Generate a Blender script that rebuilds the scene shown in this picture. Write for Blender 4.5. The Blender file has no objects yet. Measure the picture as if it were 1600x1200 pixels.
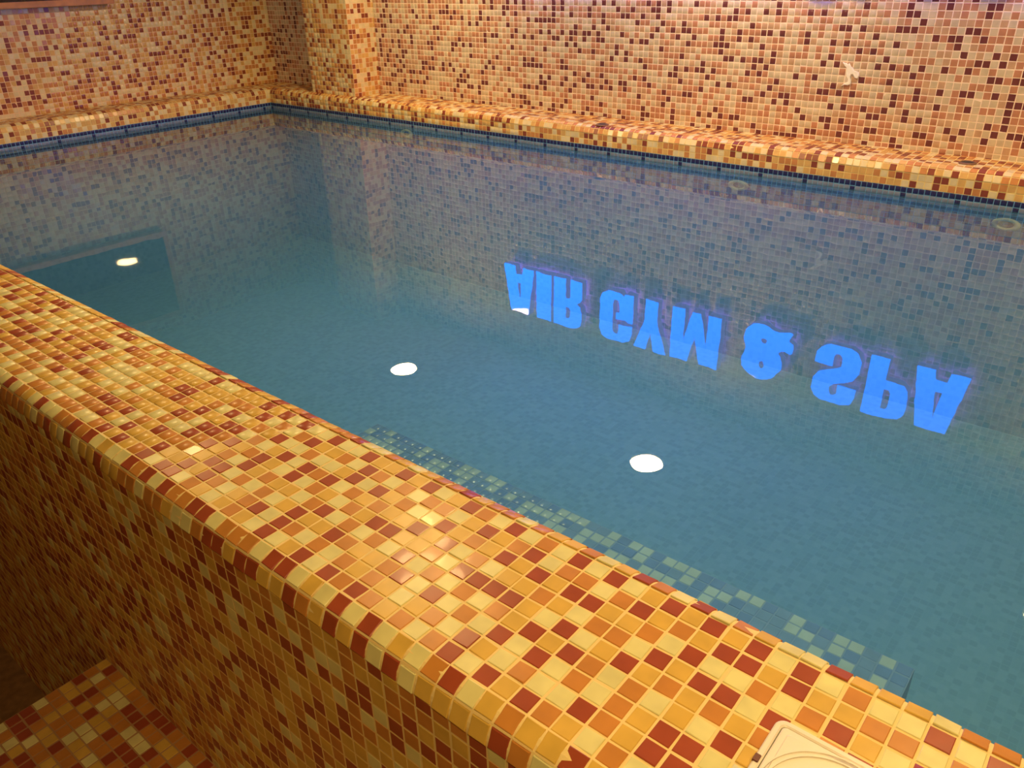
import bpy, bmesh, math, random
import numpy as np
from mathutils import Matrix, Vector

random.seed(7)
rng = np.random.default_rng(11)
sc = bpy.context.scene
col = sc.collection
U = 0.027                      # one mosaic module in metres; layout below is counted in modules

# ------------------------------------------------------------------ camera
CAM = np.array([28.3003, -16.3070, 25.3607])
MR = np.array([[0.772792, -0.568959, -0.281208],
               [0.634328, 0.678119, 0.371191],
               [-0.020499, -0.465232, 0.884952]])      # columns: right, forward, up
F_PX = 1245.06
cd = bpy.data.cameras.new('camera')
cam = bpy.data.objects.new('camera', cd)
col.objects.link(cam)
cd.sensor_width = 36.0
cd.lens = F_PX / 1600 * 36.0
cd.clip_start = 0.02
r_, f_, u_ = MR[:, 0], MR[:, 1], MR[:, 2]
cam.matrix_world = Matrix(((r_[0], u_[0], -f_[0], CAM[0]*U), (r_[1], u_[1], -f_[1], CAM[1]*U),
                           (r_[2], u_[2], -f_[2], CAM[2]*U), (0, 0, 0, 1)))
sc.camera = cam

# ------------------------------------------------------------------ world, exposure
w = bpy.data.worlds.new('world')
sc.world = w
w.use_nodes = True
w.node_tree.nodes['Background'].inputs[0].default_value = (1.0, 0.42, 0.10, 1)
w.node_tree.nodes['Background'].inputs[1].default_value = 0.035
vs = sc.view_settings
vs.view_transform = 'Standard'
vs.look = 'None'
vs.gamma = 1.0
vs.use_curve_mapping = False
vs.exposure = 1.24
sc.cycles.use_denoising = True
sc.cycles.max_bounces = 6
sc.cycles.diffuse_bounces = 3
sc.cycles.glossy_bounces = 4
sc.cycles.transparent_max_bounces = 8
sc.cycles.sample_clamp_indirect = 6.0
LAMP_COL = (1.0, 0.66, 0.26)
LAMP_STRENGTH = 112.0
SIGN_STRENGTH = 6.0

# layout, in modules
ZC = 45.0                      # ceiling
YW = 113.58                    # back wall
XL = -157.0                    # left wall
YE = 104.45                    # pool edge, back
XE = -148.3                    # pool edge, left
YN = 10.27                     # pool edge, near
RB = 1.2732                    # bullnose radius (arc = 2 modules)
YO = -RB                       # outer face of the near wall
ZB = -3.25                     # top of the blue border
ZW = -4.58                     # water
ZF = -49.0                     # floor of the room
ZP = -36.0                     # pool floor
XR = 62.0                      # right end of everything built

# ------------------------------------------------------------------ materials
def new_mat(name):
    m = bpy.data.materials.new(name)
    m.use_nodes = True
    return m, m.node_tree, m.node_tree.nodes, m.node_tree.links

def plain(name, c, rough=0.5, metal=0.0, spec=0.5, emit=None, estr=0.0, coat=0.0, bump=0.0, bscale=200.0, var=0.0):
    m, nt, n, l = new_mat(name)
    b = n['Principled BSDF']
    b.inputs['Base Color'].default_value = (*c, 1)
    b.inputs['Roughness'].default_value = rough
    b.inputs['Metallic'].default_value = metal
    b.inputs['Specular IOR Level'].default_value = spec
    b.inputs['Coat Weight'].default_value = coat
    b.inputs['Coat Roughness'].default_value = 0.05
    if emit:
        b.inputs['Emission Color'].default_value = (*emit, 1)
        b.inputs['Emission Strength'].default_value = estr
    if bump or var:
        g = n.new('ShaderNodeNewGeometry')
        t = n.new('ShaderNodeTexNoise')
        t.inputs['Scale'].default_value = bscale
        l.new(g.outputs['Position'], t.inputs['Vector'])
        if bump:
            bp = n.new('ShaderNodeBump')
            bp.inputs['Strength'].default_value = bump
            bp.inputs['Distance'].default_value = 0.002
            l.new(t.outputs['Fac'], bp.inputs['Height'])
            l.new(bp.outputs['Normal'], b.inputs['Normal'])
        if var:
            mr = n.new('ShaderNodeMapRange')
            mr.inputs[1].default_value = 0.3; mr.inputs[2].default_value = 0.7
            mr.inputs[3].default_value = 1 - var; mr.inputs[4].default_value = 1 + var
            l.new(t.outputs['Fac'], mr.inputs[0])
            mx = n.new('ShaderNodeMix'); mx.data_type = 'RGBA'; mx.blend_type = 'MULTIPLY'
            mx.inputs[0].default_value = 1.0
            mx.inputs[6].default_value = (*c, 1)
            l.new(mr.outputs[0], mx.inputs[7])
            l.new(mx.outputs[2], b.inputs['Base Color'])
    return m

def mosaic(name, cols, grout, pitch, off=(0.0, 0.0, 0.0), rough=0.25, gap=0.06):
    """square mosaic in world space: every cell takes one of the colours, joints between"""
    m, nt, n, l = new_mat(name)
    b = n['Principled BSDF']
    g = n.new('ShaderNodeNewGeometry')
    s = n.new('ShaderNodeVectorMath'); s.operation = 'MULTIPLY_ADD'
    k = 1.0 / (pitch * U)
    s.inputs[1].default_value = (k, k, k)
    s.inputs[2].default_value = off
    l.new(g.outputs['Position'], s.inputs[0])
    fl = n.new('ShaderNodeVectorMath'); fl.operation = 'FLOOR'
    l.new(s.outputs[0], fl.inputs[0])
    wn = n.new('ShaderNodeTexWhiteNoise')
    l.new(fl.outputs[0], wn.inputs['Vector'])
    cr = n.new('ShaderNodeValToRGB')
    cr.color_ramp.interpolation = 'CONSTANT'
    e = cr.color_ramp.elements
    acc = 0.0
    for i, (c, wt) in enumerate(cols):
        el = e[i] if i < 2 else e.new(min(acc, 0.999))
        el.position = acc
        el.color = (*c, 1)
        acc += wt
    l.new(wn.outputs['Value'], cr.inputs[0])
    fr = n.new('ShaderNodeVectorMath'); fr.operation = 'FRACTION'
    l.new(s.outputs[0], fr.inputs[0])
    sub = n.new('ShaderNodeVectorMath'); sub.operation = 'SUBTRACT'
    sub.inputs[1].default_value = (.5, .5, .5)
    l.new(fr.outputs[0], sub.inputs[0])
    ab = n.new('ShaderNodeVectorMath'); ab.operation = 'ABSOLUTE'
    l.new(sub.outputs[0], ab.inputs[0])
    sp = n.new('ShaderNodeSeparateXYZ')
    l.new(ab.outputs[0], sp.inputs[0])
    m1 = n.new('ShaderNodeMath'); m1.operation = 'MAXIMUM'
    l.new(sp.outputs[0], m1.inputs[0]); l.new(sp.outputs[1], m1.inputs[1])
    m2 = n.new('ShaderNodeMath'); m2.operation = 'MAXIMUM'
    l.new(m1.outputs[0], m2.inputs[0]); l.new(sp.outputs[2], m2.inputs[1])
    gt = n.new('ShaderNodeMath'); gt.operation = 'GREATER_THAN'
    gt.inputs[1].default_value = 0.5 - gap
    l.new(m2.outputs[0], gt.inputs[0])
    mx = n.new('ShaderNodeMix'); mx.data_type = 'RGBA'
    l.new(gt.outputs[0], mx.inputs[0])
    l.new(cr.outputs[0], mx.inputs[6])
    mx.inputs[7].default_value = (*grout, 1)
    l.new(mx.outputs[2], b.inputs['Base Color'])
    b.inputs['Roughness'].default_value = rough
    return m

def tile_mat(name, c, var=0.10, rough=0.24, spec=0.5, coat=0.12):
    m = plain(name, c, rough=rough, spec=spec, var=var, bscale=26.0)
    m.node_tree.nodes['Principled BSDF'].inputs['Coat Weight'].default_value = coat
    return m

TILE = [tile_mat('tile_cream', (0.76, 0.71, 0.31), rough=0.30, spec=0.22, coat=0.03), tile_mat('tile_amber', (0.70, 0.45, 0.085), rough=0.30, spec=0.22, coat=0.03),
        tile_mat('tile_orange', (0.58, 0.245, 0.05), rough=0.30, spec=0.22, coat=0.03), tile_mat('tile_redbrown', (0.36, 0.075, 0.030), rough=0.30, spec=0.22, coat=0.03)]
TILEW = [tile_mat('wall_tile_cream', (0.63, 0.53, 0.40)), tile_mat('wall_tile_tan', (0.56, 0.36, 0.24)),
         tile_mat('wall_tile_orange', (0.50, 0.235, 0.15)), tile_mat('wall_tile_brown', (0.16, 0.045, 0.05))]
TILEB = [tile_mat('rim_tile_cream', (0.80, 0.67, 0.40)), tile_mat('rim_tile_amber', (0.72, 0.44, 0.15)),
         tile_mat('rim_tile_orange', (0.60, 0.26, 0.09)), tile_mat('rim_tile_brown', (0.26, 0.06, 0.035))]
BLUES = [tile_mat('tile_pale_blue', (0.17, 0.22, 0.38)), tile_mat('tile_navy', (0.02, 0.022, 0.12))]
POOLT = [tile_mat('tile_pale_green', (0.60, 0.80, 1.0)), tile_mat('tile_mid_blue', (0.18, 0.35, 0.95)),
         tile_mat('tile_soft_blue', (0.23, 0.42, 0.96))]
GROUT = plain('grout_cream', (0.88, 0.68, 0.28), 0.8, bump=0.2, bscale=900)
GROUT_W = plain('grout_peach', (0.97, 0.80, 0.68), 0.8, bump=0.2, bscale=900)
GROUT_L = plain('grout_sand', (0.90, 0.66, 0.40), 0.8, bump=0.2, bscale=900)
GROUT_D = plain('grout_step', (0.48, 0.28, 0.12), 0.85, bump=0.2, bscale=900)
GROUT_B = plain('grout_blue', (0.30, 0.40, 0.62), 0.7)
POOL_M = mosaic('pool_mosaic', [((0.155, 0.41, 0.74), .35), ((0.135, 0.37, 0.69), .35), ((0.18, 0.44, 0.78), .30)],
                (0.17, 0.425, 0.76), 0.78, (0.31, 0.37, 0.43), 0.4)
PLASTER = plain('ceiling_plaster', (0.55, 0.48, 0.40), 0.9, var=0.06, bscale=6, bump=0.1)
FLOOR_M = plain('dark_floor_boards', (0.30, 0.17, 0.06), 0.6, var=0.25, bscale=40)
SOLID = plain('masonry', (0.45, 0.33, 0.22), 0.9, var=0.1, bscale=30)

# ------------------------------------------------------------------ object helpers
def tag(o, label=None, cat=None, group=None, kind=None):
    if label: o['label'] = label
    if cat: o['category'] = cat
    if group: o['group'] = group
    if kind: o['kind'] = kind
    return o

def link(name, me, mats, parent=None):
    for mm in (mats if isinstance(mats, (list, tuple)) else [mats]):
        me.materials.append(mm)
    o = bpy.data.objects.new(name, me)
    col.objects.link(o)
    if parent: o.parent = parent
    return o

def from_bm(name, bm, mats, parent=None, smooth=False):
    me = bpy.data.meshes.new(name)
    bmesh.ops.recalc_face_normals(bm, faces=bm.faces)
    bm.to_mesh(me); bm.free()
    if smooth:
        me.polygons.foreach_set('use_smooth', [True]*len(me.polygons))
    return link(name, me, mats, parent)

def box_bm(bm, lo, hi):
    vs_ = [bm.verts.new((x*U, y*U, z*U)) for x in (lo[0], hi[0]) for y in (lo[1], hi[1]) for z in (lo[2], hi[2])]
    for q in ((0, 1, 3, 2), (4, 6, 7, 5), (0, 4, 5, 1), (2, 3, 7, 6), (0, 2, 6, 4), (1, 5, 7, 3)):
        bm.faces.new([vs_[i] for i in q])
    return bm

def struct(name, bm, m, label, cat):
    return tag(from_bm(name, bm, m), label, cat, kind='structure')

def prism(name, prof, axis, a, b, mats, label, cat):
    """closed profile extruded along x (prof = y,z) or along y (prof = x,z)"""
    bm = bmesh.new()
    rows = []
    for t in (a, b):
        rows.append([bm.verts.new(((t*U, p*U, q*U) if axis == 'x' else (p*U, t*U, q*U))) for p, q in prof])
    n = len(prof)
    for i in range(n):
        bm.faces.new((rows[0][i], rows[0][(i+1) % n], rows[1][(i+1) % n], rows[1][i]))
    bm.faces.new(rows[0]); bm.faces.new(list(reversed(rows[1])))
    return struct(name, bm, mats, label, cat)

def lathe(bm, prof, origin, frame, seg=40):
    """prof (r, h) rings about frame[2]; modules"""
    o = np.array(origin, float); ex, ey, ez = [np.array(v, float) for v in frame]
    rings = []
    for r, h in prof:
        if r < 1e-6:
            p = (o + ez*h)*U
            rings.append([bm.verts.new(p)])
        else:
            rings.append([bm.verts.new((o + ez*h + r*(ex*math.cos(2*math.pi*k/seg) + ey*math.sin(2*math.pi*k/seg)))*U) for k in range(seg)])
    for A, B in zip(rings[:-1], rings[1:]):
        for k in range(seg):
            k2 = (k+1) % seg
            if len(A) == 1 and len(B) == 1: continue
            if len(A) == 1: bm.faces.new((A[0], B[k], B[k2]))
            elif len(B) == 1: bm.faces.new((A[k], B[0], A[k2]))
            else: bm.faces.new((A[k], B[k], B[k2], A[k2]))
    return bm

# ------------------------------------------------------------------ tiles
HT = 0.442
TV = np.array([[-HT, -HT, -.05], [HT, -HT, -.05], [HT, HT, -.05], [-HT, HT, -.05],
               [-HT, -HT, .012], [HT, -HT, .012], [HT, HT, .012], [-HT, HT, .012],
               [-HT+.03, -HT+.03, .034], [HT-.03, -HT+.03, .034], [HT-.03, HT-.03, .034], [-HT+.03, HT-.03, .034]])
TFACE = [(0, 1, 5, 4), (1, 2, 6, 5), (2, 3, 7, 6), (3, 0, 4, 7),
         (4, 5, 9, 8), (5, 6, 10, 9), (6, 7, 11, 10), (7, 4, 8, 11), (8, 9, 10, 11)]
TFN = np.array(TFACE)

_tile_mesh = {}
def tile_mesh(mat):
    if mat.name not in _tile_mesh:
        me = bpy.data.meshes.new(mat.name)
        me.from_pydata((TV*U).tolist(), [], TFACE)
        me.materials.append(mat)
        _tile_mesh[mat.name] = me
    return _tile_mesh[mat.name]

class Tiles:
    """frames of many tiles: centre, along, across, outward, size, colour"""
    def __init__(self):
        self.P, self.A, self.B, self.N, self.S, self.C = [], [], [], [], [], []
    def add(self, p, a, b, n, su, sv, c):
        self.P.append(p); self.A.append(a); self.B.append(b); self.N.append(n); self.S.append((su, sv)); self.C.append(c)
    def lay(self, parent, mats, limit=300, tilt=0.012, name='tile', relief=1.0):
        P = np.array(self.P, float); A = np.array(self.A, float); B = np.array(self.B, float); N = np.array(self.N, float)
        S = np.array(self.S, float); C = np.array(self.C, int)
        n = len(P)
        # hand-laid: every tile sits a little off level and off line
        tx = rng.normal(0, tilt, (n, 1)); ty = rng.normal(0, tilt, (n, 1))
        N2 = N + A*tx + B*ty; N2 /= np.linalg.norm(N2, axis=1, keepdims=True)
        A2 = A + B*rng.normal(0, .012, (n, 1)); A2 -= N2*(A2*N2).sum(1, keepdims=True); A2 /= np.linalg.norm(A2, axis=1, keepdims=True)
        B2 = np.cross(N2, A2)
        P2 = P + A*rng.normal(0, .012, (n, 1)) + B*rng.normal(0, .012, (n, 1)) + N*rng.normal(0, .006*relief, (n, 1))
        A2 = A2*S[:, :1]; B2 = B2*S[:, 1:]; N2 = N2*relief
        # how large each shows from where the photograph was taken
        q = (P - CAM) @ MR
        d = np.maximum(q[:, 1], 1e-3)
        sx = 800 + F_PX*q[:, 0]/d; sy = 600 - F_PX*q[:, 2]/d
        face = ((CAM - P)*N).sum(1)/np.linalg.norm(CAM - P, axis=1)
        size = np.where((q[:, 1] > 1) & (sx > -15) & (sx < 1615) & (sy > -15) & (sy < 1215) & (face > 0), face*S[:, 0]*S[:, 1]/d**2, 0)
        order = np.argsort(-size)
        big = [i for i in order[:limit] if size[i] > 0]
        for i in big:
            o = bpy.data.objects.new(name, tile_mesh(mats[C[i]]))
            o.matrix_world = Matrix(((A2[i, 0], B2[i, 0], N2[i, 0], P2[i, 0]*U), (A2[i, 1], B2[i, 1], N2[i, 1], P2[i, 1]*U),
                                     (A2[i, 2], B2[i, 2], N2[i, 2], P2[i, 2]*U), (0, 0, 0, 1)))
            col.objects.link(o)
            o.parent = parent
        rest = np.setdiff1d(np.arange(n), np.array(big, int))
        if len(rest) == 0: return
        V = (P2[rest, None, :] + TV[None, :, :1]*A2[rest, None, :] + TV[None, :, 1:2]*B2[rest, None, :] + TV[None, :, 2:]*N2[rest, None, :])*U
        k = len(rest); nf = len(TFACE)
        faces = (TFN[None] + (np.arange(k)*12)[:, None, None]).reshape(-1)
        me = bpy.data.meshes.new('tile_field')
        me.vertices.add(k*12); me.vertices.foreach_set('co', V.reshape(-1).astype(np.float32))
        me.loops.add(k*nf*4); me.loops.foreach_set('vertex_index', faces.astype(np.int32))
        me.polygons.add(k*nf)
        me.polygons.foreach_set('loop_start', (np.arange(k*nf)*4).astype(np.int32))
        me.polygons.foreach_set('loop_total', np.full(k*nf, 4, np.int32))
        me.polygons.foreach_set('material_index', np.repeat(C[rest], nf).astype(np.int32))
        me.update(calc_edges=True)
        o = link('tile_field', me, mats, parent)
        o['kind'] = 'stuff'

MIX_COPING = (.28, .26, .25, .21)
MIX_WALL = (.34, .20, .28, .18)
def pick(mix): return int(rng.choice(len(mix), p=mix))

def field(T, origin, a, b, na, nb, mix, pitch=1.0, skip=None, chooser=None):
    """flat grid: origin is a corner, a and b unit vectors, outward = a x b; last row or column may be a cut one"""
    o = np.array(origin, float); a = np.array(a, float); b = np.array(b, float); n = np.cross(a, b)
    ia = int(math.ceil(na - 1e-6)); ib = int(math.ceil(nb - 1e-6))
    for j in range(ib):
        hv = min(1.0, nb - j)
        if hv < .25: continue
        for i in range(ia):
            wv = min(1.0, na - i)
            if wv < .25: continue
            if skip and skip(i, j): continue
            c = chooser(i, j) if chooser else pick(mix)
            T.add(o + a*(i + wv/2)*pitch + b*(j + hv/2)*pitch, a, b, n, pitch*wv, pitch*hv, c)

# ------------------------------------------------------------------ near wall of the pool with its rounded top
def near_profile(k=8):
    pr = [(YO, ZF), (YO, -RB)]
    for i in range(1, k+1):
        t = math.pi/2*i/k
        pr.append((0 - RB*math.cos(t), -RB + RB*math.sin(t)))
    for i in range(0, k+1):
        t = math.pi/2*i/k
        pr.append((9 + RB*math.sin(t), -RB + RB*math.cos(t)))
    pr.append((YN, ZF))
    return pr
wall_near = prism('wall_near', near_profile(), 'x', XL, XR, GROUT,
                  'near pool wall with a rounded top, covered in amber and brown mosaic tiles', 'wall')
NEAR_ROWS = {8: (-14, 'RARCRCCRCCRAARARCAROCRCOCRCRCARARARCRCOCCRCR'), 7: (-14, 'ARCOCORAAOCROCOCOOCARAORCOOCORAOARRARAAOOCO'), 6: (-15, 'RCAOARCCOCCARCRAOCCRAOARARARRAAOCRCCOCORACR'), 5: (-15, 'ARRCOCARCRORCOAOAARARCOCAAOACOOCRARRCR'), 4: (-13, 'ORAORACRCOACOARRAAOCRRRRACRCARAOAOAO'), 3: (-12, 'AOCRAOAACORCOCOCRCOCOCOARAROCOCACRA'), 2: (-11, 'RRCOCOCARAAROAAORCRCOCRCRCOCOARRC'), 1: (-9, 'OCAORCROCOCOAOACAOCRACOCCROARR'), 0: (-2, 'CARCROROAOCORCRAROACOC')}   # colours as laid, row by row from the outer edge
NEAR_MAP = {(a+j, k): 'CAOR'.index(c) for k, (a, t) in NEAR_ROWS.items() for j, c in enumerate(t)}
T = Tiles()
X0N, X1N = -146, 46
ex = np.array([1.0, 0, 0])
for i in range(X0N, X1N):
    x = i + .5
    for k in range(9):                                  # flat top
        T.add((x, k+.5, 0), ex, (0, 1, 0), (0, 0, 1), 1, 1, NEAR_MAP.get((i, k), pick(MIX_COPING)))
    for h in range(2):                                  # front and back rounding, two rows each
        t = math.pi/2*(h+.5)/2
        n = np.array([0, -math.cos(t), math.sin(t)])
        T.add(np.array([x, 0, -RB]) + n*RB*.985, ex, np.cross(n, ex), n, 1, 1.0, pick(MIX_COPING))
        n = np.array([0, math.cos(t), math.sin(t)])
        T.add(np.array([x, 9, -RB]) + n*RB*.985, ex, np.cross(n, ex), n, 1, 1.0, pick(MIX_COPING))
    for j in range(4):                                  # inner face down to the water
        n = np.array([0, 1.0, 0])
        T.add((x, YN, -RB-.5-j), ex, np.cross(n, ex), n, 1, 1, pick(MIX_COPING))
T.lay(wall_near, TILE, 420, 0.02)
T = Tiles()
field(T, (-112, YO, ZF), (1, 0, 0), (0, 0, 1), 158, -RB - ZF, (.12, .30, .34, .24))
T.lay(wall_near, TILE, 300, 0.003, 'face_tile', 0.3)

# ------------------------------------------------------------------ floor of the room, step
bm = box_bm(bmesh.new(), (XL, -70, ZF-2), (XR, YN, ZF))
floor = struct('floor', bm, FLOOR_M, 'dark brown floor beside the pool wall', 'floor')
ZS = -24.7
bm = box_bm(bmesh.new(), (-28.75, -22, ZF), (20, YO, ZS))
step = struct('floor_step', bm, GROUT_D, 'tiled step block set against the near pool wall', 'step')
T = Tiles()
for i in range(49):
    for j in range(20):
        T.add((-28.75+i+.5, YO-.02-j-.5, ZS), (1, 0, 0), (0, 1, 0), (0, 0, 1), 1, 1, pick((.24, .24, .27, .25)))
T.lay(step, TILE, 300, 0.015)

# ------------------------------------------------------------------ pool shell
bm = box_bm(bmesh.new(), (XE-1, YN-1, ZP-2), (XR, YE+1, ZP))
floor_pool = struct('floor_pool', bm, POOL_M, 'teal mosaic floor of the pool seen through the water', 'pool floor')
bm = box_bm(bmesh.new(), (XL, YE, ZP), (XR, YW, ZB))
wall_pool_back = struct('wall_pool_back', bm, [POOL_M], 'pool wall below the back coping with a blue key pattern border', 'pool wall')
bm = box_bm(bmesh.new(), (XL, YN, ZP), (XE, YE, ZB))
wall_pool_left = struct('wall_pool_left', bm, [POOL_M], 'pool wall below the left coping with a blue key pattern border', 'pool wall')
bm = box_bm(bmesh.new(), (XE, YN, ZP), (XR, YN+.3, -RB-4.2))
wall_pool_near = struct('wall_pool_near', bm, [POOL_M], 'inner pool wall hidden under the near coping', 'pool wall')

KEY = ["#########",
       "#........",
       "#.######.",
       "#.#....#.",
       "#.#.##.#.",
       "#....#.#.",
       "######.##"]
PB = 0.78
def border(parent, along, start, n, fixed, axis):
    T = Tiles()
    for i in range(n):
        for r, row in enumerate(KEY):
            c = 1 if row[i % 9] == '#' else 0
            z = ZB - (r+.5)*PB
            if axis == 'x': T.add((start + (i+.5)*PB, fixed, z), (1, 0, 0), (0, 0, 1), (0, -1, 0), PB, PB, c)
            else: T.add((fixed, start + (i+.5)*PB, z), (0, 1, 0), (0, 0, 1), (1, 0, 0), PB, PB, c)
    T.lay(parent, BLUES, 0, 0.01)
border(wall_pool_back, 'x', XE, int((XR-XE)/PB), YE, 'x')
border(wall_pool_left, 'y', YN+.5, int((YE-YN-.5)/PB), XE, 'y')

# submerged ledge along the near wall
LX0, LX1, LY1, LZ = -14.6, 25.2, 18.3, -6.3
bm = box_bm(bmesh.new(), (LX0, YN+.3, LZ-3.0), (LX1, LY1, LZ))
ledge = struct('floor_ledge', bm, plain('grout_pool', (0.24, 0.42, 0.92), 0.7),
               'shallow submerged ledge of pale and blue tiles along the near wall', 'ledge')
T = Tiles()
field(T, (LX0, LY1, LZ), (0, -1, 0), (1, 0, 0), (LY1-YN-.3)/PB, (LX1-LX0)/PB, (.42, .33, .25), PB)
T.lay(ledge, POOLT, 300, 0.01)

# ------------------------------------------------------------------ back and left copings
def rim_profile(edge, wall, sgn, k=8):
    """profile from the pool edge back to the wall; sgn = direction from pool to wall"""
    pr = [(edge, ZB), (edge, -RB)]
    for i in range(1, k+1):
        t = math.pi/2*i/k
        pr.append((edge + sgn*(RB - RB*math.cos(t)), -RB + RB*math.sin(t)))
    pr += [(wall, 0), (wall, ZB)]
    return pr
trim_1 = prism('trim_1', rim_profile(YE, YW, 1), 'x', XL, XR, GROUT,
               'rounded mosaic coping along the back edge of the pool', 'coping')
trim_2 = prism('trim_2', rim_profile(XE, XL, -1), 'y', YN-10, YE+RB, GROUT,
               'rounded mosaic coping along the left edge of the pool', 'coping')
T = Tiles()
for i in range(-157, int(XR)):
    x = i + .5
    inside = x > XE - .8
    for k in range(9):
        y = YE + RB + k + .5
        if y > YW: break
        T.add((x, y, 0), ex, (0, 1, 0), (0, 0, 1), 1, min(1, 2*(YW-y)+.2), pick(MIX_COPING))
    if inside:
        for h in range(2):
            t = math.pi/2*(h+.5)/2
            n = np.array([0, -math.cos(t), math.sin(t)])
            T.add(np.array([x, YE+RB, -RB]) + n*RB*.985, ex, np.cross(n, ex), n, 1, 1, pick(MIX_COPING))
        n = np.array([0, -1.0, 0])
        T.add((x, YE, -RB-.5), ex, (0, 0, 1), n, 1, 1, pick(MIX_COPING))
        T.add((x, YE, (ZB-RB-1)/2), ex, (0, 0, 1), n, 1, -RB-1-ZB, pick(MIX_COPING))
T.lay(trim_1, TILEB, 300, 0.02)
T = Tiles()
ey = np.array([0, 1.0, 0])
for i in range(5, 105):
    y = i + .9
    for k in range(9):
        x = XE - RB - k - .5
        if x < XL: break
        T.add((x, y, 0), ex, ey, (0, 0, 1), 1, 1, pick(MIX_COPING))
    for h in range(2):
        t = math.pi/2*(h+.5)/2
        n = np.array([math.cos(t), 0, math.sin(t)])
        T.add(np.array([XE-RB, y, -RB]) + n*RB*.985, ey, np.cross(n, ey), n, 1, 1, pick(MIX_COPING))
    n = np.array([1.0, 0, 0])
    T.add((XE, y, -RB-.5), ey, (0, 0, 1), n, 1, 1, pick(MIX_COPING))
    T.add((XE, y, (ZB-RB-1)/2), ey, (0, 0, 1), n, 1, -RB-1-ZB, pick(MIX_COPING))
T.lay(trim_2, TILEB, 300, 0.02)

# ------------------------------------------------------------------ walls and ceiling
bm = box_bm(bmesh.new(), (XL-4, YW, ZF), (XR, YW+4, ZC))
wall_back = struct('wall_back', bm, GROUT_W, 'back wall covered in cream, orange and brown mosaic tiles', 'wall')
T = Tiles()
field(T, (-157.1, YW, -.34), (1, 0, 0), (0, 0, 1), XR+157, 45.3, MIX_WALL)
T.lay(wall_back, TILEW, 300, 0.022)
bm = box_bm(bmesh.new(), (XL-4, -70, ZF), (XL, YW, ZC))
wall_left = struct('wall_left', bm, GROUT_L, 'left wall covered in cream, orange and brown mosaic tiles', 'wall')
T = Tiles()
field(T, (XL, YW-113, -.2), (0, 1, 0), (0, 0, 1), 113, 45.2, MIX_WALL)
T.lay(wall_left, TILEB, 300, 0.022)
PX0, PX1, PY = -132.9, -117.9, 105.9
bm = box_bm(bmesh.new(), (PX0, PY, 0), (PX1, YW, ZC))
wall_pilaster = struct('wall_pilaster', bm, GROUT_L, 'square mosaic pilaster standing on the back coping near the corner', 'pilaster')
T = Tiles()
field(T, (PX0, PY, -.2), (1, 0, 0), (0, 0, 1), PX1-PX0, 45.2, MIX_WALL)
field(T, (PX1, PY, -.2), (0, 1, 0), (0, 0, 1), YW-PY, 45.2, MIX_WALL)
field(T, (PX0, YW, -.2), (0, -1, 0), (0, 0, 1), YW-PY, 45.2, MIX_WALL)
T.lay(wall_pilaster, TILEB, 300, 0.022)
bm = box_bm(bmesh.new(), (XL-4, -70, ZC), (XR, YW+4, ZC+4))
ceiling = struct('ceiling', bm, PLASTER, 'plain plaster ceiling over the pool with recessed lights', 'ceiling')

# ------------------------------------------------------------------ downlights
LAMP_M = plain('lamp_diffuser', (0.9, 0.9, 0.9), 0.4, emit=LAMP_COL, estr=LAMP_STRENGTH)
WHITE_M = plain('white_lacquer', (0.8, 0.78, 0.74), 0.35)
def downlight(x, y, label):
    root = bpy.data.objects.new('downlight', None)
    col.objects.link(root)
    root.location = (x*U, y*U, ZC*U)
    tag(root, label, 'ceiling light', 'round downlights recessed in the ceiling')
    fr = ((1, 0, 0), (0, -1, 0), (0, 0, -1))
    o = from_bm('trim_ring', lathe(bmesh.new(), [(3.3, 0), (3.3, .18), (3.1, .28), (2.85, .22), (2.8, .05), (2.8, 0)], (0, 0, 0), fr), WHITE_M, root, True)
    o = from_bm('diffuser', lathe(bmesh.new(), [(2.8, .04), (2.8, .1), (0, .12)], (0, 0, 0), fr), LAMP_M, root, True)
LIGHTS = [(-92.5, 90.2, 'round ceiling downlight nearest the pilaster, mirrored left of centre in the water'),
          (-30.3, 90.4, 'round ceiling downlight mirrored in the middle of the water below the sign'),
          (32.0, 90.0, 'round ceiling downlight mirrored at the right edge of the water'),
          (-92.5, 40.0, 'round ceiling downlight between the framed panel and the near pool wall'),
          (-33.0, 39.0, 'round ceiling downlight whose glint lies on the middle of the near coping'),
          (28.0, 39.0, 'round ceiling downlight above the near end of the pool'),
          (36.0, -20.0, 'added unseen downlight above the walkway that brightens the near coping')]  # last one is an added, out-of-view lamp to brighten coping and outer face
for x, y, lb in LIGHTS: downlight(x, y, lb)

# ------------------------------------------------------------------ sign letters
SIGN_FACE = plain('sign_blue_acrylic', (0.01, 0.05, 0.3), 0.03, emit=(0.003, 0.135, 1.0), estr=SIGN_STRENGTH, coat=1.0)
SIGN_SIDE = plain('sign_side', (0.35, 0.35, 0.42), 0.3, metal=0.3, emit=(0.20, 0.10, 1.0), estr=0.5)
SIGN_BACK = plain('sign_back_glow', (0.1, 0.1, 0.3), 0.4, emit=(0.22, 0.10, 1.0), estr=3.5)
def chaikin(p, n=2, r=.22):
    for _ in range(n):
        q = []
        for i in range(len(p)):
            a, b = np.array(p[i]), np.array(p[(i+1) % len(p)])
            q += [tuple(a*(1-r)+b*r), tuple(a*r+b*(1-r))]
        p = q
    return p
def ring(cx, cz, rx, rz, n=12): return [(cx+rx*math.cos(2*math.pi*k/n), cz+rz*math.sin(2*math.pi*k/n)) for k in range(n)]
L_A = [[(0, 0), (.2, 1), (.8, 1), (1, 0), (.64, 0), (.61, .17), (.39, .17), (.36, 0)], [(.43, .34), (.57, .34), (.5, .78)]]
L_I = [[(0, 0), (0, 1), (1, 1), (1, 0)]]
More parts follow.
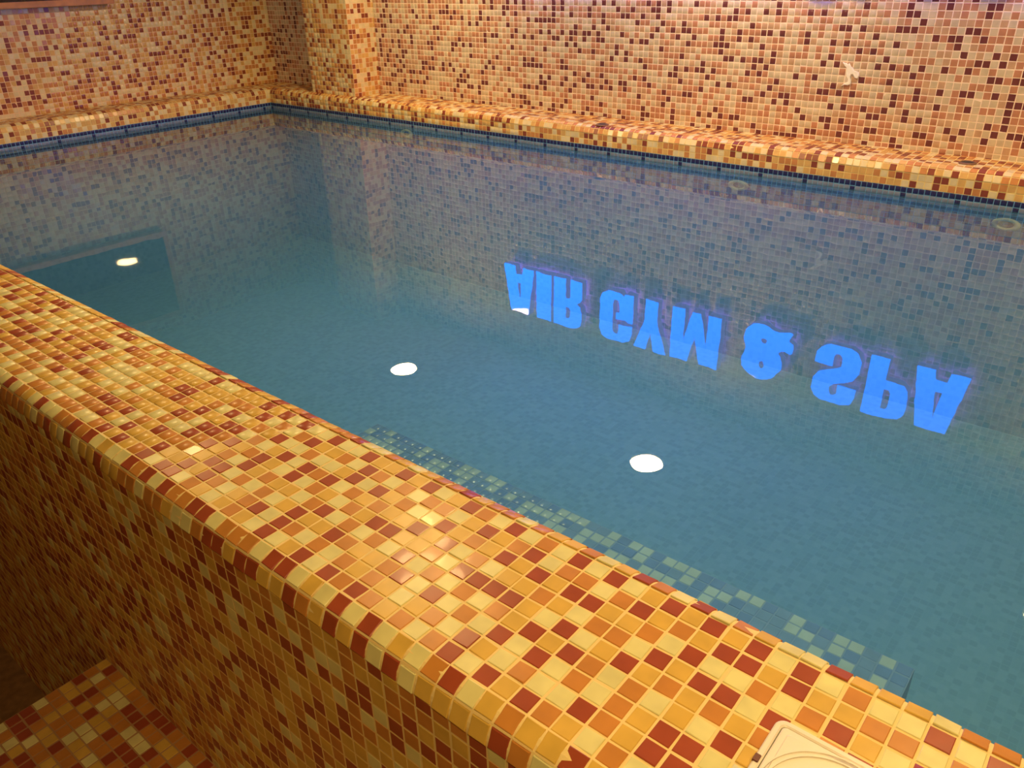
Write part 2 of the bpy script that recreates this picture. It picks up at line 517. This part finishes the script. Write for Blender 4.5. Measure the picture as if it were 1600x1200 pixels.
L_R = [[(0, 0), (0, 1), (.6, 1), (.82, .975), (.95, .91), (1, .82), (1, .62), (.95, .54), (.82, .49), (.93, .45), (1, .36), (1, 0), (.61, 0), (.61, .34), (.57, .40), (.43, .41), (.43, 0)],
       [(.43, .58), (.43, .84), (.55, .84), (.61, .79), (.61, .64), (.55, .58)]]
G0 = [(1, .63), (1, .80), (.93, .93), (.75, 1), (.25, 1), (.07, .93), (0, .80), (0, .2), (.07, .07), (.25, 0), (.6, 0), (.72, .07), (.76, 0), (1, 0), (1, .55), (.5, .55), (.5, .42), (.6, .42), (.6, .22), (.56, .16), (.44, .16), (.4, .22), (.4, .78), (.44, .85), (.56, .85), (.6, .78), (.6, .63)]
L_G = [G0]
L_Y = [[(.31, 0), (.31, .40), (0, 1), (.38, 1), (.5, .64), (.62, 1), (1, 1), (.69, .40), (.69, 0)]]
L_M = [[(0, 0), (0, 1), (.37, 1), (.5, .48), (.63, 1), (1, 1), (1, 0), (.74, 0), (.74, .62), (.58, 0), (.42, 0), (.26, .62), (.26, 0)]]
S0 = [(1, .66), (1, .82), (.92, .94), (.74, 1), (.26, 1), (.07, .93), (0, .82), (0, .62), (.1, .51), (.5, .38), (.59, .31), (.59, .2), (.54, .14), (.44, .14), (.4, .2), (.4, .36), (0, .36), (0, .18), (.08, .07), (.26, 0), (.74, 0), (.93, .07), (1, .18), (1, .40), (.9, .52), (.5, .66), (.41, .73), (.41, .80), (.46, .86), (.54, .86), (.59, .80), (.59, .66)]
L_S = [S0]
L_P = [[(0, 0), (0, 1), (.62, 1), (.86, .96), (.98, .86), (1, .74), (1, .58), (.96, .45), (.84, .37), (.64, .35), (.43, .35), (.43, 0)],
       [(.43, .50), (.43, .84), (.54, .84), (.59, .79), (.59, .56), (.54, .50)]]
AMP = [(-23.8, 26.16), (-23.58, 24.21), (-22.07, 22.94), (-20.01, 22.71), (-18.33, 23.75), (-14.81, 22.96), (-15.69, 24.72), (-14.62, 25.35), (-14.71, 27.08), (-16.46, 26.64), (-17.35, 27.46), (-16.36, 28.81), (-16.12, 30.49), (-17.37, 32.26), (-18.91, 33.2), (-21.35, 33.4), (-23.47, 31.97), (-23.95, 30.07), (-23.23, 28.31)]
ax0, ax1 = -23.95, -14.62
az0, az1 = 22.7, 33.45
L_AMP = [chaikin([((x-ax0)/(ax1-ax0), (z-az0)/(az1-az0)) for x, z in AMP], 1, .2), ring(.42, .28, .06, .045), ring(.43, .73, .055, .07)]

def extruded(name, splines, x0, x1, z0, z1, yc, half, bev, m, parent):
    cu = bpy.data.curves.new(name, 'CURVE')
    cu.dimensions = '2D'; cu.fill_mode = 'BOTH'; cu.extrude = half*U; cu.bevel_depth = bev*U; cu.bevel_resolution = 1
    for pts in splines:
        s = cu.splines.new('POLY'); s.points.add(len(pts)-1); s.use_cyclic_u = True
        for p, (a, b) in zip(s.points, pts):
            p.co = ((a*(x1-x0))*U, (b*(z1-z0))*U, 0, 1)
    tmp = bpy.data.objects.new(name, cu); col.objects.link(tmp)
    dg = bpy.context.evaluated_depsgraph_get()
    me = bpy.data.meshes.new_from_object(tmp.evaluated_get(dg))
    bpy.data.objects.remove(tmp); bpy.data.curves.remove(cu)
    me.materials.clear()
    me.transform(Matrix.Rotation(math.pi/2, 4, 'X'))
    me.transform(Matrix.Translation((0, yc*U, 0)))
    me.name = name
    return link(name, me, m, parent)

def letter(ch, spl, x0, x1, z0, z1, label):
    x0, x1 = [28.3 + (v-28.3)*.993 for v in (x0, x1)]
    z0, z1 = [v*.993 - .26 for v in (z0, z1)]
    root = bpy.data.objects.new('sign_letter', None); col.objects.link(root)
    root.location = (x0*U, (YW-1.5)*U, z0*U)
    tag(root, label, 'sign letter', 'blue letters of the wall sign')
    extruded('letter_body', spl, x0, x1, z0, z1, -.55, .75, 0.04, SIGN_SIDE, root)
    bk = extruded('letter_back', spl, x0, x1, z0, z1, .26, .05, 0.0, SIGN_BACK, root)
    extruded('letter_face', spl, x0, x1, z0, z1, -1.42, .08, 0.0, SIGN_FACE, root)
    for k in range(2):                                   # stand-offs to the wall
        b = bmesh.new()
        lathe(b, [(0, 0), (.18, 0), (.18, 1.4), (0, 1.4)], ((x1-x0)*(.2 if k == 0 else .8 if ch not in 'YP&' else .5), .1, (z1-z0)*(.5 if ch != 'Y' else .7)), ((1, 0, 0), (0, 0, -1), (0, 1, 0)), 10)
        from_bm('stand_off', b, SIGN_SIDE, root)
Z0, Z1 = 23.6, 34.2
letter('A', L_A, -80.3, -72.1, Z0, Z1, 'glowing blue letter A that begins the word AIR')
letter('I', L_I, -71.4, -67.5, Z0, Z1, 'glowing blue letter I between A and R in the word AIR')
letter('R', L_R, -66.7, -59.6, Z0, Z1, 'glowing blue letter R that ends the word AIR')
letter('G', L_G, -55.0, -47.2, Z0, Z1, 'glowing blue letter G that begins the word GYM')
letter('Y', L_Y, -46.7, -39.4, Z0, Z1, 'glowing blue letter Y between G and M in the word GYM')
letter('M', L_M, -38.5, -28.4, Z0, Z1, 'glowing blue letter M that ends the word GYM')
letter('&', L_AMP, ax0, ax1, az0, az1, 'glowing blue ampersand between the words GYM and SPA')
letter('S', L_S, -10.6, -3.1, Z0-.3, Z1-.3, 'glowing blue letter S that begins the word SPA')
letter('P', L_P, -1.8, 5.0, Z0-.3, Z1-.3, 'glowing blue letter P between S and A in the word SPA')
letter('A', L_A, 5.2, 13.0, Z0-.5, Z1-.5, 'glowing blue letter A that ends the word SPA')

# ------------------------------------------------------------------ framed panel on the left wall
WOOD = plain('orange_wood', (0.60, 0.25, 0.055), 0.4, var=0.2, bscale=18)
GLASSD = plain('dark_glass', (0.012, 0.010, 0.012), 0.03, coat=0.5)
root = bpy.data.objects.new('framed_panel', None); col.objects.link(root)
FY0, FY1, FZ0, FZ1 = 16.0, 74.0, 19.9, 41.0
root.location = (XL*U, (FY0+FY1)/2*U, FZ0*U)
tag(root, 'dark glossy panel in an orange wooden frame on the left wall', 'framed panel')
def rel_box(name, lo, hi, m, parent, bev=0.12):
    o_ = np.array(parent.location)/U
    b = box_bm(bmesh.new(), np.array(lo)-o_, np.array(hi)-o_)
    if bev: bmesh.ops.bevel(b, geom=list(b.edges), offset=bev*U, segments=2, affect='EDGES')
    return from_bm(name, b, m, parent)
FD = 3.0
rel_box('frame_rail', (XL+.1, FY0, FZ0), (XL+FD, FY1, FZ0+1.1), WOOD, root)
rel_box('frame_rail', (XL+.1, FY0, FZ1-1.1), (XL+FD, FY1, FZ1), WOOD, root)
rel_box('frame_rail', (XL+.1, FY0, FZ0+1.1), (XL+FD, FY0+1.1, FZ1-1.1), WOOD, root)
rel_box('frame_rail', (XL+.1, FY1-1.1, FZ0+1.1), (XL+FD, FY1, FZ1-1.1), WOOD, root)
rel_box('panel', (XL+.2, FY0+1.0, FZ0+1.0), (XL+FD-.4, FY1-1.0, FZ1-1.0), GLASSD, root, 0)

# ------------------------------------------------------------------ fittings
BRASS = plain('jet_ring_cream', (0.85, 0.72, 0.45), 0.3)
DARK = plain('dark_recess', (0.05, 0.04, 0.035), 0.6)
for x, z, lb in ((-100.5, -5.9, 'round water jet in the back pool wall near the pilaster'),
                 (-24.9, -6.4, 'round water jet in the middle of the back pool wall'),
                 (12.9, -6.3, 'round water jet at the right end of the back pool wall')):
    rt = bpy.data.objects.new('water_jet', None); col.objects.link(rt)
    rt.location = (x*U, (YE-.05)*U, z*U)
    tag(rt, lb, 'pool jet', 'water jets in the back pool wall')
    fr = ((1.15, 0, 0), (0, 0, .55), (0, -1, 0))
    from_bm('jet_ring', lathe(bmesh.new(), [(1.5, 0), (1.5, .25), (1.25, .42), (.9, .38), (.8, .1), (.8, 0)], (0, 0, 0), fr, 28), BRASS, rt, True)
    from_bm('nozzle', lathe(bmesh.new(), [(.8, .05), (.45, .05), (.45, .3), (.25, .3), (.2, .1), (0, .1)], (0, 0, 0), fr, 20), DARK, rt, True)
CAP = plain('brown_cap', (0.22, 0.11, 0.07), 0.35)
for x, y, lb in ((-52.3, 106.2, 'small dark round cap on the middle of the back coping'),
                 (5.9, 108.6, 'small dark round cap on the right end of the back coping')):
    rt = bpy.data.objects.new('coping_cap', None); col.objects.link(rt)
    rt.location = (x*U, y*U, .05*U)
    tag(rt, lb, 'cap', 'caps set into the back coping')
    fr = ((1, 0, 0), (0, 1, 0), (0, 0, 1))
    from_bm('rim', lathe(bmesh.new(), [(1.15, 0), (1.15, .12), (.95, .2), (.85, .14), (.85, 0)], (0, 0, 0), fr, 28), CAP, rt, True)
    from_bm('plug', lathe(bmesh.new(), [(.82, .0), (.82, .1), (.5, .22), (0, .25)], (0, 0, 0), fr, 24), DARK, rt, True)

SPLAT = [(-14.56, 11.44), (-14.13, 11.35), (-13.94, 11.13), (-13.72, 11.34), (-13.48, 10.99), (-13.08, 10.73), (-12.91, 10.41), (-12.18, 10.23), (-12.05, 9.84), (-12.21, 9.44), (-12.58, 9.53), (-12.9, 10.02), (-13.24, 9.94), (-13.34, 9.55), (-13.07, 9.0), (-13.06, 8.6), (-13.44, 8.41), (-13.92, 8.44), (-14.2, 8.31), (-13.89, 8.61), (-13.45, 8.81), (-13.47, 9.26), (-13.87, 9.85), (-13.93, 10.52), (-13.93, 10.86), (-14.26, 11.06)]
PL = plain('white_plaster', (0.98, 0.95, 0.92), 0.85, bump=0.6, bscale=500)
rt = extruded('plaster_splash', [SPLAT], 0, 1, 0, 1, 0, .10, .05, PL, None)
rt.location = (0, (YW-.12)*U, 0)
tag(rt, 'white splash of plaster stuck to the tiles of the back wall', 'plaster splash')

# ------------------------------------------------------------------ white lid on the near coping
LID = plain('cream_plastic', (0.88, 0.82, 0.70), 0.4, bump=0.05, bscale=300)
LIDD = plain('lid_groove', (0.30, 0.25, 0.16), 0.6)
root = bpy.data.objects.new('cover_lid', None); col.objects.link(root)
lx0, lx1, ly0, ly1 = 22.62, 28.2, -.15, 5.42
root.location = ((lx0+lx1)/2*U, (ly0+ly1)/2*U, .07*U)
tag(root, 'cream plastic square cover lid lying on the near coping', 'lid')
def rrect(x0, x1, y0, y1, r, k=6):
    pts = []
    for cx, cy, a0 in ((x1-r, y1-r, 0), (x0+r, y1-r, 90), (x0+r, y0+r, 180), (x1-r, y0+r, 270)):
        for i in range(k+1):
            t = math.radians(a0 + 90*i/k)
            pts.append((cx + r*math.cos(t), cy + r*math.sin(t)))
    return pts
def slab(name, outer, inner, z0, z1, m, parent, bev=0.05):
    """rounded plate, or a rounded ring when inner is given"""
    b = bmesh.new()
    o_ = np.array(parent.location)/U
    def rw(pts, z): return [b.verts.new(((x-o_[0])*U, (y-o_[1])*U, (z-o_[2])*U)) for x, y in pts]
    n = len(outer)
    def shrink(pts, d):
        cx = sum(p[0] for p in pts)/n; cy = sum(p[1] for p in pts)/n
        return [(x - d*np.sign(x-cx), y - d*np.sign(y-cy)) for x, y in pts]
    rows = [rw(outer, z0), rw(outer, z1-bev), rw(shrink(outer, bev), z1)]
    if inner: rows += [rw(shrink(inner, -bev), z1), rw(inner, z1-bev), rw(inner, z0)]
    for A, B in zip(rows[:-1], rows[1:]):
        for i in range(n): b.faces.new((A[i], A[(i+1) % n], B[(i+1) % n], B[i]))
    if inner:
        for i in range(n): b.faces.new((rows[-1][i], rows[-1][(i+1) % n], rows[0][(i+1) % n], rows[0][i]))
    else:
        b.faces.new(rows[-1]); b.faces.new(list(reversed(rows[0])))
    return from_bm(name, b, m, parent)
slab('lid_base', rrect(lx0+.1, lx1-.1, ly0+.1, ly1-.1, .3), None, .07, .34, LIDD, root)
slab('lid_rim', rrect(lx0, lx1, ly0, ly1, .4), rrect(lx0+.26, lx1-.26, ly0+.26, ly1-.26, .2), .07, .55, LID, root)
plate = slab('lid_plate', rrect(lx0+.30, lx1-.30, ly0+.30, ly1-.30, .18), None, .30, .56, LID, root)
slab('lid_panel', rrect(lx0+.55, lx1-.55, ly0+.55, ly1-.55, .14), None, .50, .60, LID, root, .04)
o_ = np.array(root.location)/U
for rr in (2.15, 2.35):
    b = bmesh.new()
    lathe(b, [(rr, 0), (rr, .05), (rr+.06, .05), (rr+.06, 0)], (0, 0, .60-o_[2]), ((1, 0, 0), (0, 1, 0), (0, 0, 1)), 56)
    from_bm('raised_ring', b, LID, root)
BRN = plain('latch_brown', (0.16, 0.05, 0.02), 0.5)
rel_box('latch', (lx0-.02, ly1-2.35, .45), (lx0+.2, ly1-2.0, .60), BRN, root, .02)

# ------------------------------------------------------------------ water
def water_mat():
    m, nt, n, l = new_mat('pool_water')
    n.remove(n['Principled BSDF'])
    out = n['Material Output']
    tr = n.new('ShaderNodeBsdfTransparent'); tr.inputs[0].default_value = (0.78, 0.95, 1.0, 1)
    df = n.new('ShaderNodeBsdfDiffuse'); df.inputs[0].default_value = (0.085, 0.27, 0.48, 1)
    mk = n.new('ShaderNodeMixShader'); mk.inputs[0].default_value = 0.30       # milkiness of the water
    l.new(tr.outputs[0], mk.inputs[1]); l.new(df.outputs[0], mk.inputs[2])
    gl = n.new('ShaderNodeBsdfGlossy'); gl.inputs['Roughness'].default_value = 0.0
    gl.inputs[0].default_value = (1, 1, 1, 1)
    fr = n.new('ShaderNodeFresnel'); fr.inputs[0].default_value = 1.333
    g = n.new('ShaderNodeNewGeometry')
    t = n.new('ShaderNodeTexNoise'); t.inputs['Scale'].default_value = 14.0; t.inputs['Detail'].default_value = 1.0
    l.new(g.outputs['Position'], t.inputs['Vector'])
    bp = n.new('ShaderNodeBump'); bp.inputs['Strength'].default_value = 0.06; bp.inputs['Distance'].default_value = 0.002
    l.new(t.outputs['Fac'], bp.inputs['Height'])
    l.new(bp.outputs[0], gl.inputs['Normal']); l.new(bp.outputs[0], fr.inputs['Normal'])
    mx = n.new('ShaderNodeMixShader')
    l.new(fr.outputs[0], mx.inputs[0]); l.new(mk.outputs[0], mx.inputs[1]); l.new(gl.outputs[0], mx.inputs[2])
    l.new(mx.outputs[0], out.inputs['Surface'])
    return m
bm = bmesh.new()
vsq = [bm.verts.new((x*U, y*U, ZW*U)) for x, y in ((XE, YN), (XR, YN), (XR, YE), (XE, YE))]
bm.faces.new(vsq)
me = bpy.data.meshes.new('water'); bm.to_mesh(me); bm.free()     # faces up
water = link('water', me, water_mat())
tag(water, 'still teal water filling the mosaic pool', 'water', kind='stuff')
